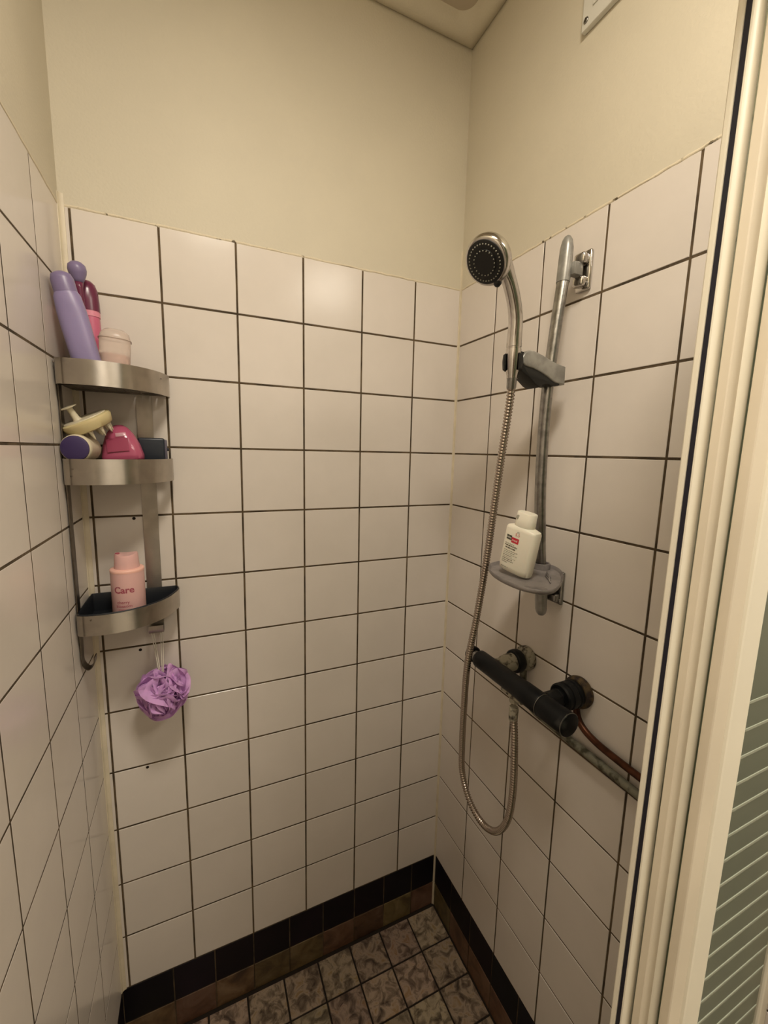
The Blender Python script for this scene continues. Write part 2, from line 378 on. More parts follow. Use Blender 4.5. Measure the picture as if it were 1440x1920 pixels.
bead_line(bm, (XL, 0, H0), (W, 0, H0), (0, -1, 0)); bead_line(bm, (W, 0, H0), (W, -0.9, H0), (-1, 0, 0)); structure(link_mesh('trim_3', bm, M_caulk2, smooth=True))
bm = bmesh.new(); bead_line(bm, (XL, 0, H0), (XL, -1.38, H0), (1, 0, 0), 0.0036, 0.0009); structure(link_mesh('trim_5', bm, M_caulk, smooth=True))
# rounded plaster cove under the ceiling
def cove():
    bm = bmesh.new(); D = 0.047; R = 0.034; hgt = 0.030; a = 8; path = []    # (point on the wall, point on the inner edge)
    path.append(((XL, -1.4), (XL + D, -1.4)))
    for k in range(a + 1):
        t = math.pi / 2 * k / a; f = k / a
        o = (XL, -(D + R) * (1 - 2 * f)) if f <= .5 else (XL + (D + R) * (2 * f - 1), 0.0)
        path.append((o, (XL + D + R * (1 - math.cos(t)), -D - R * (1 - math.sin(t)))))
    for k in range(a + 1):
        t = math.pi / 2 * k / a; f = k / a
        o = (W - (D + R) * (1 - 2 * f), 0.0) if f <= .5 else (W, -(D + R) * (2 * f - 1))
        path.append((o, (W - D - R * (1 - math.sin(t)), -D - R * (1 - math.cos(t)))))
    path.append(((W, -0.93), (W - D, -0.93)))
    rings = []
    for o, i_ in path:
        o = V((*o, 0)); i_ = V((*i_, 0)); ring = []
        for k in range(13):
            u = 1 - k / 12; uu = 1 - (1 - u) ** 1.0
            ring.append(bm.verts.new(o + (i_ - o) * uu + V((0, 0, ZC - hgt * max(0, math.sin(math.pi * (.20 + .80 * u))) ** .6 + (0.001 if k == 0 else 0)))))
        rings.append(ring)
    for A, B in zip(rings, rings[1:]):
        for k in range(12): bm.faces.new((A[k], A[k + 1], B[k + 1], B[k]))
    return structure(link_mesh('trim_4', bm, M_paint, smooth=True))
cove()
# drill holes in the back-wall tiles
for i, (x, z) in enumerate(((0.075, 1.405), (0.071, 1.097), (0.070, 0.796))):
    bm = bmesh.new(); lathe(bm, [(0.0034, 0), (0.0034, 0.0003), (0.0022, -0.0005)], (x, -0.0004, z), (0, -1, 0), 14)
    o = link_mesh('drill_hole', bm, M_hole, wall_back)

# ------------------------------------------------------------------ lamp in the bathroom and an added fill panel, outside the frame
def lamp(at, AIM, label):
    t = thing('ceiling_lamp', label, 'lamp', (at[0], at[1], ZC))
    c = V((0, 0, at[2] - ZC))
    bm = bmesh.new(); lathe(bm, [(0.050, -0.0005), (0.050, -0.012), (0.012, -0.016), (0.010, -0.030)], (0, -.02, 0), seg=32); link_mesh('base', bm, M_whitep, t, True, 40)
    bm = bmesh.new(); lathe(bm, [(0.03, -0.026), (0.128, -0.020), (0.143, -0.010), (0.145, 0.0), (0.139, 0.0), (0.137, -0.006)], c, AIM, 48, cap1=False); link_mesh('lamp_head', bm, M_whitep, t, True, 40)
    m, nt, b = new_mat('lit_diffuser'); b.inputs['Emission Color'].default_value = (1, .885, .73, 1); b.inputs['Emission Strength'].default_value = 5
    bm = bmesh.new(); lathe(bm, [(0.137, -0.008), (0.137, -0.005), (0, -0.004)], c, AIM, 48); link_mesh('diffuser', bm, m, t, True)
    return t
lamp(LAMP, AIM, 'round white ceiling lamp just outside the shower door')
def fill_panel():  # made-up housing and glowing face around the added fill light
    t = thing('added_fill_panel', 'unseen square fill panel added on the bathroom ceiling behind the viewer', 'lamp', (FILL_LAMP[0], FILL_LAMP[1], ZC))
    for a, b, c, d in ((-.32, .32, .302, .32), (-.32, .32, -.32, -.302), (-.32, -.302, -.302, .302), (.302, .32, -.302, .302)):
        bm = bmesh.new(); box(bm, a, b, c, d, -.050, -.0005, .002); link_mesh('frame_side', bm, M_whitep, t)
    m, nt, b = new_mat('fill_panel_glow'); b.inputs['Emission Color'].default_value = (1, .905, .765, 1); b.inputs['Emission Strength'].default_value = 3
    bm = bmesh.new(); box(bm, -.302, .302, -.302, .302, -.040, -.030); link_mesh('diffuser', bm, m, t)
fill_panel()

# ------------------------------------------------------------------ sliding shower door, pushed open to the right
def door():
    fr = thing('shower_door_frame', 'cream aluminium rails and wall profile that carry the sliding shower door', 'door frame', (0, -0.822, 0))
    bm = bmesh.new(); box(bm, XL, W, -0.029, 0.029, 2.03, 2.058, 0.003); link_mesh('top_rail', bm, M_frame, fr)
    bm = bmesh.new(); box(bm, XL, W, -0.036, 0.036, 0.0, 0.035, 0.003); link_mesh('bottom_rail', bm, M_frame, fr)
    for n_, (a, b) in enumerate(((W - 0.022, W), (XL, XL + 0.022))):
        bm = bmesh.new(); box(bm, a, b, -0.024, 0.026, 0.035, 2.03, 0.003); link_mesh('wall_profile', bm, M_frame, fr)
    Z0, Z1 = 0.042, 2.023
    def panel(label, y):
        p = thing('sliding_door_panel', label, 'shower door', (-0.0035, y, 0), (0, 0.0035, 0), group='sliding shower door panels'); return p
    def col(name, pts, y, m, p, ang=35):
        bm = bmesh.new(); prism(bm, [(a, b - y) for a, b in pts], 'z', Z0, Z1); return link_mesh(name, bm, m, p, True, ang)
    # panel deepest in the shower: leading edge with its magnetic seal
    y = -0.809
    p = panel('innermost sliding panel, whose slim leading edge holds the dark vertical seal', y)
    col('seal_lip', [(.6338, -.7995), (.6328, -.8008), (.6328, -.8040), (.6340, -.8052), (.6420, -.8052), (.6420, -.7995)], y, M_frame, p)
    col('magnetic_seal', [(.6352, -.8050), (.6352, -.8108), (.6420, -.8108), (.6420, -.8050)], y, M_seal, p)
    col('stile', [(.6340, -.8104), (.6330, -.8112), (.6332, -.8126), (.6350, -.8140), (.6420, -.8150), (.6485, -.8138), (.6500, -.8120), (.6500, -.7995), (.6422, -.7995), (.6422, -.8104)], y, M_frame, p)
    bm = bmesh.new(); box(bm, 0.6500, 0.870, -.0035, .0005, Z0, Z1); link_mesh('glass_pane', bm, M_glass, p)
    # middle panel
    y = -0.824
    p = panel('middle sliding panel, its beige stile with a rounded bright edge', y)
    col('stile', [(.6440, -.8172), (.6430, -.8180), (.6430, -.8252), (.6440, -.8262), (.6590, -.8262), (.6590, -.8172)], y, M_framet, p)
    col('edge_bead', [(.6585, -.8250), (.6592, -.8282), (.6620, -.8306), (.6660, -.8312), (.6695, -.8300), (.6708, -.8270), (.6708, -.8172), (.6585, -.8172)], y, M_frame, p, 45)
    bm = bmesh.new(); box(bm, 0.6708, 0.870, -.002, .002, Z0, Z1); link_mesh('glass_pane', bm, M_glass, p)
    # nearest panel
    y = -0.843
    p = panel('nearest sliding panel, wide beige stile and striped green frosted glass', y)
    col('stile', [(.6602, -.8360), (.6596, -.8370), (.6596, -.8446), (.6606, -.8456), (.6830, -.8456), (.6830, -.8360)], y, M_framet, p)
    col('edge_bead', [(.6826, -.8456), (.6840, -.8478), (.6866, -.8486), (.6890, -.8476), (.6905, -.8466), (.7200, -.8466), (.7212, -.8456), (.7212, -.8360), (.6826, -.8360)], y, M_frame, p, 25)
    bm = bmesh.new(); box(bm, 0.7212, 0.870, -.002, .002, Z0, Z1); gl = link_mesh('glass_pane', bm, M_glass, p)
    for k in range(22):
        bm = bmesh.new(); z = 1.315 - 0.0318 * k; box(bm, 0.7220, 0.8690, -.0028, -.0018, z - .0014, z + .0014)
        link_mesh('etched_stripe', bm, M_stripe, gl)
door()

# ------------------------------------------------------------------ ventilation cover, high on the right wall
def vent():
    t = thing('wall_cover', 'white square cover plate screwed high on the right wall, lower corner in view', 'cover plate', (W, -0.49, 2.345))
    bm = bmesh.new(); box(bm, -0.012, -0.0005, -0.113, 0.113, 0.0, 0.226, 0.003); link_mesh('plate', bm, M_panelw, t)
    bm = bmesh.new(); box(bm, -0.0145, -0.0115, -0.088, 0.088, 0.026, 0.200, 0.001); link_mesh('raised_panel', bm, M_panelw, t)
    for sy in (-0.102, 0.102):
        for z in (0.014, 0.212):
            bm = bmesh.new(); lathe(bm, [(0.0052, 0), (0.0050, 0.0012), (0.0030, 0.0022), (0, 0.0024)], (-0.012, sy, z), (-1, 0, 0), 16); s = link_mesh('screw', bm, M_chromed, t, True)
            bm = bmesh.new(); box(bm, -0.0146, -0.0140, sy - .0005, sy + .0005, z - .0035, z + .0035); link_mesh('slot', bm, M_hole, s)
vent()

# ------------------------------------------------------------------ three-tier corner shelf
ARC = [(-0.0150, -0.120), (-0.0135, -0.1315), (-0.008, -0.1395), (0.010, -0.1455), (0.035, -0.1480), (0.060, -0.1450), (0.085, -0.1365), (0.108, -0.1220), (0.128, -0.1020), (0.143, -0.0790), (0.153, -0.0540), (0.1585, -0.0350), (0.1590, -0.0200), (0.1560, -0.0080)]
def offset(P, d):
    out = []
    for i, p in enumerate(P):
        a = V(P[max(i - 1, 0)]); b = V(P[min(i + 1, len(P) - 1)]); t = (b - a).normalized(); out.append((p[0] - t.y * d, p[1] + t.x * d))
    return out
def shelf():
    t = thing('corner_shelf', 'three tier stainless steel corner shelf hooked in the left back corner', 'shelf', (0, 0, 1.12))
    A = [tuple(p) for p in smooth_path([(x, y, 0) for x, y in ARC], 4)]; A = [(p[0], p[1]) for p in A]
    In = offset(A, 0.0016)
    def band(name, z0, z1, m):
        bm = bmesh.new(); cols = []
        for (a, b) in zip(A, In):
            cols.append([bm.verts.new((a[0], a[1], z0)), bm.verts.new((a[0], a[1], z1)), bm.verts.new((b[0], b[1], z1)), bm.verts.new((b[0], b[1], z0))])
        for P, Q in zip(cols, cols[1:]):
            for k in range(4): bm.faces.new((P[k], P[(k + 1) % 4], Q[(k + 1) % 4], Q[k]))
        bm.faces.new(cols[0]); bm.faces.new(cols[-1][::-1])
        return link_mesh(name, bm, m, t, True, 40)
    def back_rails(z0, z1, m):
        bm = bmesh.new(); box(bm, -0.0155, -0.0140, -0.120, -0.012, z0, z1); link_mesh('side_band', bm, m, t)
        bm = bmesh.new(); box(bm, -0.012, 0.157, -0.0050, -0.0035, z0, z1); return link_mesh('back_band', bm, m, t)
    for zi, (z0, z1, zf) in enumerate(((1.668, 1.712, 1.674), (1.491, 1.538, 1.529), (1.203, 1.243, 1.206))):
        z0 -= 1.12; z1 -= 1.12; zf -= 1.12
        band('front_band', z0, z1, M_steel)
        back_rails(z0 + .004, z1 - .002, M_steeld if zi < 2 else M_tray)
        # wire/slatted floor
        if zi < 2:
            bm = bmesh.new()
            for k in range(12):
                x = -0.008 + 0.0135 * k
                # slat runs along y until it meets the front
                ymax = max([p[1] for p in In if abs(p[0] - x) < 0.0105] or [-0.02])
                box(bm, x - .0061, x + .0061, ymax + .001, -0.006, zf - .0012, zf)
                link_mesh('slat', bm, M_steeld, t); bm = bmesh.new()
            box(bm, -0.013, 0.155, -0.03, -0.024, zf - .003, zf - .0013); link_mesh('cross_bar', bm, M_steeld, t)
            bm = bmesh.new(); box(bm, -0.013, 0.118, -0.10, -0.094, zf - .003, zf - .0013); link_mesh('cross_bar', bm, M_steeld, t)
        else:
            poly = [(-0.013, -0.007)] + offset(A, 0.0035)[1:-1] + [(0.152, -0.007)]
            bm = bmesh.new(); prism(bm, poly, 'z', zf - .002, zf); tr = link_mesh('tray', bm, M_tray, t)
            # inner lining with a rolled rim
            bm = bmesh.new(); I2 = offset(A, 0.0018); cols = []
            loop = [(-0.0135, -0.0065)] + [p for p in I2] + [(0.1545, -0.0065)]
            I3 = offset(A, 0.0050); loop3 = [(-0.0095, -0.0105)] + [p for p in I3] + [(0.1505, -0.0105)]
            for a, b in zip(loop, loop3):
                cols.append([bm.verts.new((a[0], a[1], zf)), bm.verts.new((a[0], a[1], z1 - .001)), bm.verts.new(((a[0] + b[0]) / 2, (a[1] + b[1]) / 2, z1 + .0022)), bm.verts.new((b[0], b[1], z1 - .002)), bm.verts.new((b[0], b[1], zf))])
            n = len(cols)
            for i in range(n):
                P, Q = cols[i], cols[(i + 1) % n]
                for k in range(4): bm.faces.new((P[k], P[k + 1], Q[k + 1], Q[k]))
            link_mesh('tray_lining', bm, M_tray, t, True, 40)
            for k in range(5):      # drain slots
                bm = bmesh.new(); box(bm, 0.004 + 0.022 * k, 0.018 + 0.022 * k, -0.118 + .006 * abs(k - 1), -0.114 + .006 * abs(k - 1), zf, zf + .0006); link_mesh('drain_slot', bm, M_steel, tr)
    # flat uprights ending in hooks
    def strip(name, P, wdir, wd, th, m):
        bm = bmesh.new(); Q = smooth_path(P, 6); n = len(Q); wv = V(wdir); rings = []
        for i in range(n):
            T = (Q[min(i + 1, n - 1)] - Q[max(i - 1, 0)]).normalized(); nn = T.cross(wv).normalized()
            rings.append([bm.verts.new(Q[i] + wv * a * wd / 2 + nn * b * th / 2) for a, b in ((-1, -1), (1, -1), (1, 1), (-1, 1))])
        for a, b in zip(rings, rings[1:]):
            for k in range(4): bm.faces.new((a[k], a[(k + 1) % 4], b[(k + 1) % 4], b[k]))
        bm.faces.new(rings[0][::-1]); bm.faces.new(rings[-1]); return link_mesh(name, bm, m, t, True, 40)
    zz = lambda z: z - 1.12
    strip('upright', [(0.1075, -0.0022, zz(1.70)), (0.1075, -0.0022, zz(1.45)), (0.1075, -0.0022, zz(1.19)), (0.1075, -0.0022, zz(1.158)), (0.1075, -0.0055, zz(1.145)), (0.1075, -0.014, zz(1.139)), (0.1075, -0.023, zz(1.146)), (0.1075, -0.025, zz(1.160))], (1, 0, 0), 0.030, 0.0016, M_steel)
    strip('upright', [(-0.0140, -0.108, zz(1.70)), (-0.0140, -0.108, zz(1.45)), (-0.0140, -0.108, zz(1.19)), (-0.0140, -0.110, zz(1.148)), (-0.0118, -0.110, zz(1.133)), (-0.0035, -0.110, zz(1.124)), (0.0050, -0.110, zz(1.133)), (0.0072, -0.110, zz(1.148))], (0, 1, 0), 0.020, 0.0018, M_steeld)
    for (x, y, z) in ((-0.0138, -0.1330, 1.705), (0.147, -0.071, 1.700), (0.003, -0.1445, 1.520), (0.0, -0.1435, 1.507), (0.012, -0.1468, 1.235)):
        bm = bmesh.new(); lathe(bm, [(0.0016, 0), (0.0014, 0.0006), (0, 0.0008)], (x, y, z - 1.12), (0.2, -1, 0), 10); link_mesh('rivet', bm, M_steeld if z < 1.9 else M_steel, t)
shelf()

# ------------------------------------------------------------------ things on the top tier (floor at 1.678)
def axis_rot(d):
    return V((0, 0, 1)).rotation_difference(V(d).normalized()).to_euler()
def lavender_bottle():
    base = V((0.0385, -0.1120, 1.6755)); top = V((0.0015, -0.1130, 1.8600)); L = (top - base).length
    t = thing('shampoo_bottle', 'tall lavender bottle leaning against the left wall, topmost shelf', 'bottle', base, axis_rot(top - base))
    bm = bmesh.new(); loft(bm, [(0.0, .018, .013, 2.6), (0.002, .021, .0155, 2.6), (0.05, .0222, .0165, 2.6), (0.10, .0228, .0168, 2.5), (0.125, .0225, .0165, 2.4), (L - .040, .0205, .0158, 2.2), (L - .033, .0175, .0145, 2)]); link_mesh('body', bm, M_lav, t, True, 50)
    bm = bmesh.new(); loft(bm, [(L - .034, .0178, .0150, 2), (L - .012, .0176, .0148, 2), (L - .004, .0150, .0128, 2), (L, .008, .007, 2)]); link_mesh('cap', bm, M_lavc, t, True, 50)
    bm = bmesh.new(); box(bm, .0205, .0225, -.004, .004, .01, .105, .0009); link_mesh('side_seam', bm, M_lavc, t)
lavender_bottle()
def maroon_bottle():
    base = V((0.0225, -0.0260, 1.6755)); top = V((0.0185, -0.0260, 1.8800)); L = (top - base).length
    t = thing('conditioner_bottle', 'pink bottle with a rounded maroon cap, behind the lavender bottle', 'bottle', base, axis_rot(top - base))
    bm = bmesh.new(); loft(bm, [(0, .019, .015, 2.4), (.003, .0215, .017, 2.4), (.10, .0222, .0172, 2.4), (.138, .0222, .0172, 2.4)]); link_mesh('body', bm, M_pink, t, True, 50)
    bm = bmesh.new(); loft(bm, [(.136, .0232, .0180, 2.4), (.147, .0232, .0180, 2.4)]); link_mesh('collar', bm, M_pinkl, t, True, 50)
    bm = bmesh.new(); loft(bm, [(.1465, .0238, .0185, 2.4), (.165, .0236, .0182, 2.4), (.185, .0225, .0175, 2.3), (L - .008, .0190, .0140, 2.2), (L - .002, .0130, .0095, 2), (L, .005, .004, 2)]); link_mesh('cap', bm, M_maroon, t, True, 50)
maroon_bottle()
def brush():
    base = V((0.0275, -0.0660, 1.6755)); top = V((0.0165, -0.062, 1.898)); L = (top - base).length
    t = thing('bath_brush', 'slim handle with a rounded lavender knob sticking up between two bottles', 'brush', base, axis_rot(top - base))
    bm = bmesh.new(); lathe(bm, [(.006, 0), (.0065, .01), (.0055, .10), (.0062, L - .045), (.0078, L - .036)], seg=16); link_mesh('handle', bm, M_maroon, t, True)
    bm = bmesh.new(); lathe(bm, [(.0072, L - .037), (.0098, L - .031), (.0138, L - .021), (.0152, L - .014), (.0140, L - .006), (.009, L - .001), (0, L)], seg=24); link_mesh('knob', bm, M_lavc, t, True)
brush()
def tub():
    t = thing('cosmetic_jar', 'translucent peach tinted plastic tub, right of the bottles on the top tier', 'jar', (0.0665, -0.0680, 1.6755), (0, 0.05, 0.1))
    bm = bmesh.new(); loft(bm, [(0, .020, .019, 3), (.003, .0245, .023, 3), (.075, .0262, .0245, 3), (.092, .0262, .0245, 2.8), (.102, .0235, .0220, 2.5), (.108, .0165, .0155, 2.3)]); link_mesh('tub_wall', bm, M_tub, t, True, 50)
    bm = bmesh.new(); loft(bm, [(.003, .021, .020, 3), (.055, .0225, .0210, 3), (.062, .019, .018, 3)]); link_mesh('contents', bm, M_tubp, t, True, 50)
    bm = bmesh.new()
    tube(bm, [V((sup(.0268, .0256, 2.8, 2 * math.pi * k / 36)[0], sup(.0268, .0256, 2.8, 2 * math.pi * k / 36)[1], .090)) for k in range(37)], .0012, 6); link_mesh('rim_ridge', bm, M_tub, t, True)
tub()

# ------------------------------------------------------------------ things on the middle tier (floor at 1.500)
def purple_jar():
    o = V((0.0075, -0.1370, 1.5590)); d = V((0.12, 0.99, 0.0)).normalized()
    FJ = 1.5295
    t = thing('lidded_jar', 'ivory jar lying on its side, round deep purple lid towards the viewer', 'jar', (o.x, o.y, FJ))
    q = V((0, 0, .0275))
    bm = bmesh.new(); lathe(bm, [(0.0215, 0.001), (0.0240, 0.003), (0.0250, 0.008), (0.0250, 0.013), (0.0240, 0.0135), (0.0245, 0.055), (0.021, 0.059)], q, d, 40); link_mesh('body', bm, M_cream2, t, True, 40)
    bm = bmesh.new(); lathe(bm, [(0.0, -0.0030), (0.0190, -0.0026), (0.0222, -0.0012), (0.0226, 0.001), (0.0215, 0.005)], q, d, 40); link_mesh('lid', bm, M_purple, t, True, 40)
purple_jar()
def massager():
    c = V((0.0235, -0.1000, 1.6045)); ax = V((-0.42, -0.24, 0.85)).normalized()
    t = thing('scalp_massager', 'cream silicone scalp massager with soft spikes and small T handle', 'massager', c, axis_rot(ax))
    bm = bmesh.new(); loft(bm, [(-.0120, .034, .030, 2), (-.0100, .038, .034, 2), (.004, .0430, .0385, 2), (.0080, .0415, .0370, 2), (.0100, .037, .0325, 2)], 48); link_mesh('disc', bm, M_cream, t, True, 45)
    bm = bmesh.new(); loft(bm, [(.0088, .0375, .0330, 2), (.0112, .0365, .0320, 2), (.0116, .034, .0295, 2)], 48); link_mesh('top_plate', bm, M_cream2, t, True, 45)
    bm = bmesh.new(); lathe(bm, [(.0085, .010), (.0060, .015), (.0050, .032), (.006, .035), (.0135, .0358), (.0138, .0375), (0, .0382)], (-.012, -.002, 0), (0, 0, 1), 24); link_mesh('handle', bm, M_cream2, t, True, 40)
    for ring, n in ((.028, 10), (.014, 6)):
        for k in range(n):
            a = 2 * math.pi * k / n + .3; bm = bmesh.new()
            lathe(bm, [(.0042, 0), (.0030, -.008), (.0012, -.017), (0, -.0185)], (ring * math.cos(a) * 1.05, ring * math.sin(a) * .90, -.0105), (0, 0, 1), 10, cap0=False); link_mesh('spike', bm, M_cream2, t, True)
massager()
def pink_pack():
    t = thing('shower_gel_bottle', 'translucent pink gel bottle slumped under the scalp massager', 'bottle', (0.0740, -0.0720, 1.5310), (-0.10, -0.12, -0.10))
    bm = bmesh.new(); loft(bm, [(0, .032, .018, 3), (.003, .0360, .022, 3), (.012, .0370, .0235, 2.8), (.034, .0325, .0225, 2.6), (.054, .0250, .0190, 2.4), (.067, .0165, .0140, 2.2), (.073, .0090, .0080, 2)]); link_mesh('body', bm, M_gel, t, True, 50)
    def fn(u, v):
        f = max(0, 1 - (abs(u) / .0370) ** 2.8) ** (1 / 2.8); k = 0.0235 + (v - .012) * (-.0042 / .042); return V((u, -k * f - .0030, v))
    patch('label', -.020, .018, .019, .045, M_geld, fn, t, 10)
    patch('film_flap', -.002, .018, .048, .055, M_film, lambda u, v: fn(u * .9, v) + V((0, -.0015, 0)), t, 6)
pink_pack()
def black_box():
    t = thing('soap_box', 'small blue black plastic soap box, right end of the middle tier', 'box', (0.1250, -0.0340, 1.5295), (0, 0, 0.04))
    bm = bmesh.new(); box(bm, -.0290, .0205, -.020, .018, 0, .0515, .004, 3); link_mesh('body', bm, M_box, t, True, 40)
    bm = bmesh.new(); box(bm, .0195, .0245, -.0180, .016, .003, .0485, .002, 2); link_mesh('side_lid', bm, M_boxs, t, True, 40)
    bm = bmesh.new(); lathe(bm, [(.0035, 0), (.003, .003), (0, .0036)], (.0245, -.008, .028), (1, 0, 0), 12); link_mesh('button', bm, M_box, t, True)
black_box()

# ------------------------------------------------------------------ bottle on the bottom tray (floor at 1.196)
def care_bottle():
    t = thing('lotion_bottle', 'rose pink bottle lettered Care standing in the bottom tray', 'bottle', (0.0665, -0.076, 1.2065), (0, 0, 0))
    r = 0.0305
    bm = bmesh.new(); lathe(bm, [(.026, 0), (.0295, .002), (r, .006), (r, .101), (.0302, .1055)], seg=48); link_mesh('body', bm, M_carep, t, True, 50)
    bm = bmesh.new(); lathe(bm, [(r + .0003, .1020), (r + .0006, .1050), (r, .1075), (.0280, .1086), (.0235, .1090)], seg=48); link_mesh('shoulder_rim', bm, M_carer, t, True, 60)
    bm = bmesh.new(); rings = []
    for k, (rr, h) in enumerate([(.0232, .108), (.0222, .120), (.0212, .136), (.0198, .1400), (.0120, .1400)]):
        rings.append([bm.verts.new((rr * math.cos(2 * math.pi * i / 40), rr * math.sin(2 * math.pi * i / 40), h - (0.004 * math.sin(2 * math.pi * i / 40) ** 2 if k >= 2 else 0))) for i in range(40)])
    for A, B in zip(rings, rings[1:]):
        for i in range(40): bm.faces.new((A[i], A[(i + 1) % 40], B[(i + 1) % 40], B[i]))
    bm.faces.new(rings[-1]); link_mesh('cap', bm, M_carep, t, True, 50)
    bm = bmesh.new(); lathe(bm, [(.004, .1396), (.0038, .1412), (.0, .1416)], (-.0145, -.006, 0), seg=12); link_mesh('spout', bm, M_caret, t)
    a0 = math.radians(-8)
    def fn(u, v):
        a = u / r + a0; return V((math.sin(a) * (r + .0003), -math.cos(a) * (r + .0003), v))
    text_obj('brand_lettering', 'Care', .0185, M_caret, fn, t, -.0185, .0625, .0005)
    text_obj('lettering', 'cherry', .0088, M_carem, fn, t, -.0140, .0400, .0001)
    text_obj('lettering', 'blossom', .0088, M_carem, fn, t, -.0160, .0322, .0001)
    for k, (a, b) in enumerate(((-.012, .015), (-.016, .008), (-.013, .010))):
        patch('print_line', a, b, .0270 - .0058 * k, .0282 - .0058 * k, M_carem, fn, t)
care_bottle()

# ------------------------------------------------------------------ bath pouf on the back hook
def pouf():
    c = V((0.1225, -0.066, 1.020)); R = 0.053
    t = thing('bath_pouf', 'lilac mesh bath pouf hanging from the shelf hook on white cord', 'bath pouf', (0.116, -0.062, 1.0))
    cc = c - V(t.location); rnd = random.Random(5)
    bm = bmesh.new()
    for k in range(100):
        # one ruffle: a fan of netting from near the centre to the surface, waved along its edge
        d = V((rnd.gauss(0, 1), rnd.gauss(0, 1) - .3, rnd.gauss(0, 1))).normalized()
        sd = d.cross(V((rnd.gauss(0, 1), rnd.gauss(0, 1), rnd.gauss(0, 1)))).normalized(); nr = d.cross(sd).normalized()
        rr = R * rnd.uniform(.84, 1.12); span = rnd.uniform(.8, 1.3); ph = rnd.uniform(0, 6.28); fq = rnd.uniform(1.5, 4.5); am = rnd.uniform(.0020, .0050); bend = rnd.uniform(-.45, .45)
        NU, NV = 22, 6; g = []
        for j in range(NV + 1):
            f = j / NV; row = []
            for i in range(NU + 1):
                s = (i / NU * 2 - 1); a = s * span * (.6 + .5 * f)
                dirv = (d * math.cos(a) + sd * math.sin(a))
                rad = rr * (.30 + .70 * math.sin(f * math.pi * .5)) * (1 - .16 * s * s)
                wv = am * f * math.sin(fq * s * 2.4 + ph) * (1.2 if j == NV else 1)
                curl = nr * (bend * rr * f * f * .6 + wv + .006 * f ** 3 * math.sin(ph))
                row.append(bm.verts.new(cc + dirv * rad + curl))
            g.append(row)
        for j in range(NV):
            for i in range(NU): bm.faces.new((g[j][i], g[j][i + 1], g[j + 1][i + 1], g[j + 1][i]))
    o = link_mesh('netting', bm, M_pouf, t, True, recalc=False)
    tl = V(t.location)
    bm = bmesh.new()
    top = cc + V((-.006, .004, R * .75))
    for (x, y, z, sx) in ((0.0965, -0.0165, 1.1440, -.006), (0.1010, -0.0150, 1.1425, -.002), (0.1150, -0.0150, 1.1425, .003), (0.1195, -0.0170, 1.1435, .007)):
        P = smooth_path([V((x, y, z)) - tl, V((x * .55 + .0525 + sx * .3, -.035, 1.105)) - tl, top + V((sx * .6, 0, .002)), cc + V((0, 0, R * .2))], 8); tube(bm, P, .0011, 6)
    P = smooth_path([V((0.0965, -0.0165, 1.1440)) - tl, V((0.0990, -.0145, 1.1418)) - tl, V((0.1170, -.0145, 1.1418)) - tl, V((0.1195, -.0170, 1.1435)) - tl], 6); tube(bm, P, .0011, 6)
    link_mesh('cord', bm, M_string, t, True)
pouf()

# ------------------------------------------------------------------ shower rail with its brackets, slider and dish
RY = -0.412
def rail():
    t = thing('shower_rail', 'bowed chrome shower rail bracketed to the right wall', 'shower rail', (W, RY, 1.25))
    L0 = V(t.location)
    rod = [(0.8620, RY, 1.900), (0.8500, RY, 1.784), (0.8420, RY, 1.662), (0.8440, RY, 1.514), (0.8540, RY, 1.400), (0.8620, RY, 1.333), (0.8700, RY, 1.262)]
    P = [p - L0 for p in smooth_path(rod, 10)]
    bm = bmesh.new(); tube(bm, P, .0108, 20, flat=(1.12, .92), up=(0, 1, 0)); link_mesh('rod', bm, M_chromed, t, True, 50)
    def cap(path, rads, nm):
        Q = [V(p) - L0 for p in path]; bm = bmesh.new(); tube(bm, Q, rads, 20, flat=(1.12, .95), up=(0, 1, 0)); return link_mesh(nm, bm, M_gplast, t, True, 50)
    cap([(0.8616, RY, 1.893), (0.8625, RY, 1.905), (0.8640, RY, 1.935), (0.8648, RY, 1.955), (0.8650, RY, 1.968), (0.8650, RY, 1.975), (0.8650, RY, 1.978)], [.0120, .0122, .0122, .0116, .0092, .0055, .001], 'end_cap')
    cap([(0.8688, RY, 1.272), (0.8706, RY, 1.255), (0.8725, RY, 1.236), (0.8733, RY, 1.228), (0.8738, RY, 1.223), (0.8740, RY, 1.2215)], [.0118, .0120, .0116, .0098, .0060, .001], 'end_cap')
    for z, nm in ((1.915, 1), (1.286, 0)):
        y0 = RY - .012
        bm = bmesh.new(); box(bm, W - .0085, W - .0004, y0 - .0185, y0 + .0150, z - .036, z + .036, .004, 3)
        o = link_mesh('wall_bracket', bm, M_chrome if nm else M_chromed, t, True, 40); o.location = -L0
        for za, zb in ((.010, .030), (-.030, -.012)):
            bm = bmesh.new(); box(bm, W - .022, W - .007, y0 - .014, y0 + .010, z + za, z + zb, .004, 3)
            o = link_mesh('bracket_clasp', bm, M_chrome if nm else M_chromed, t, True, 40); o.location = -L0
        bm = bmesh.new(); box(bm, (0.868 if nm else .872), W - .014, y0 - .008, y0 + .009, z - .011, z + .012, .002); o = link_mesh('bracket_arm', bm, M_gplast if nm else M_bplast, t, True, 40); o.location = -L0
        bm = bmesh.new(); lathe(bm, [(.0048, 0), (.0045, .0015), (.0030, .0022), (.0028, .0004), (0, .0004)], (W - .0085, y0 - .012, z - .026), (-1, 0, 0), 14); o = link_mesh('screw', bm, M_chromed, t, True, 40); o.location = -L0
rail()
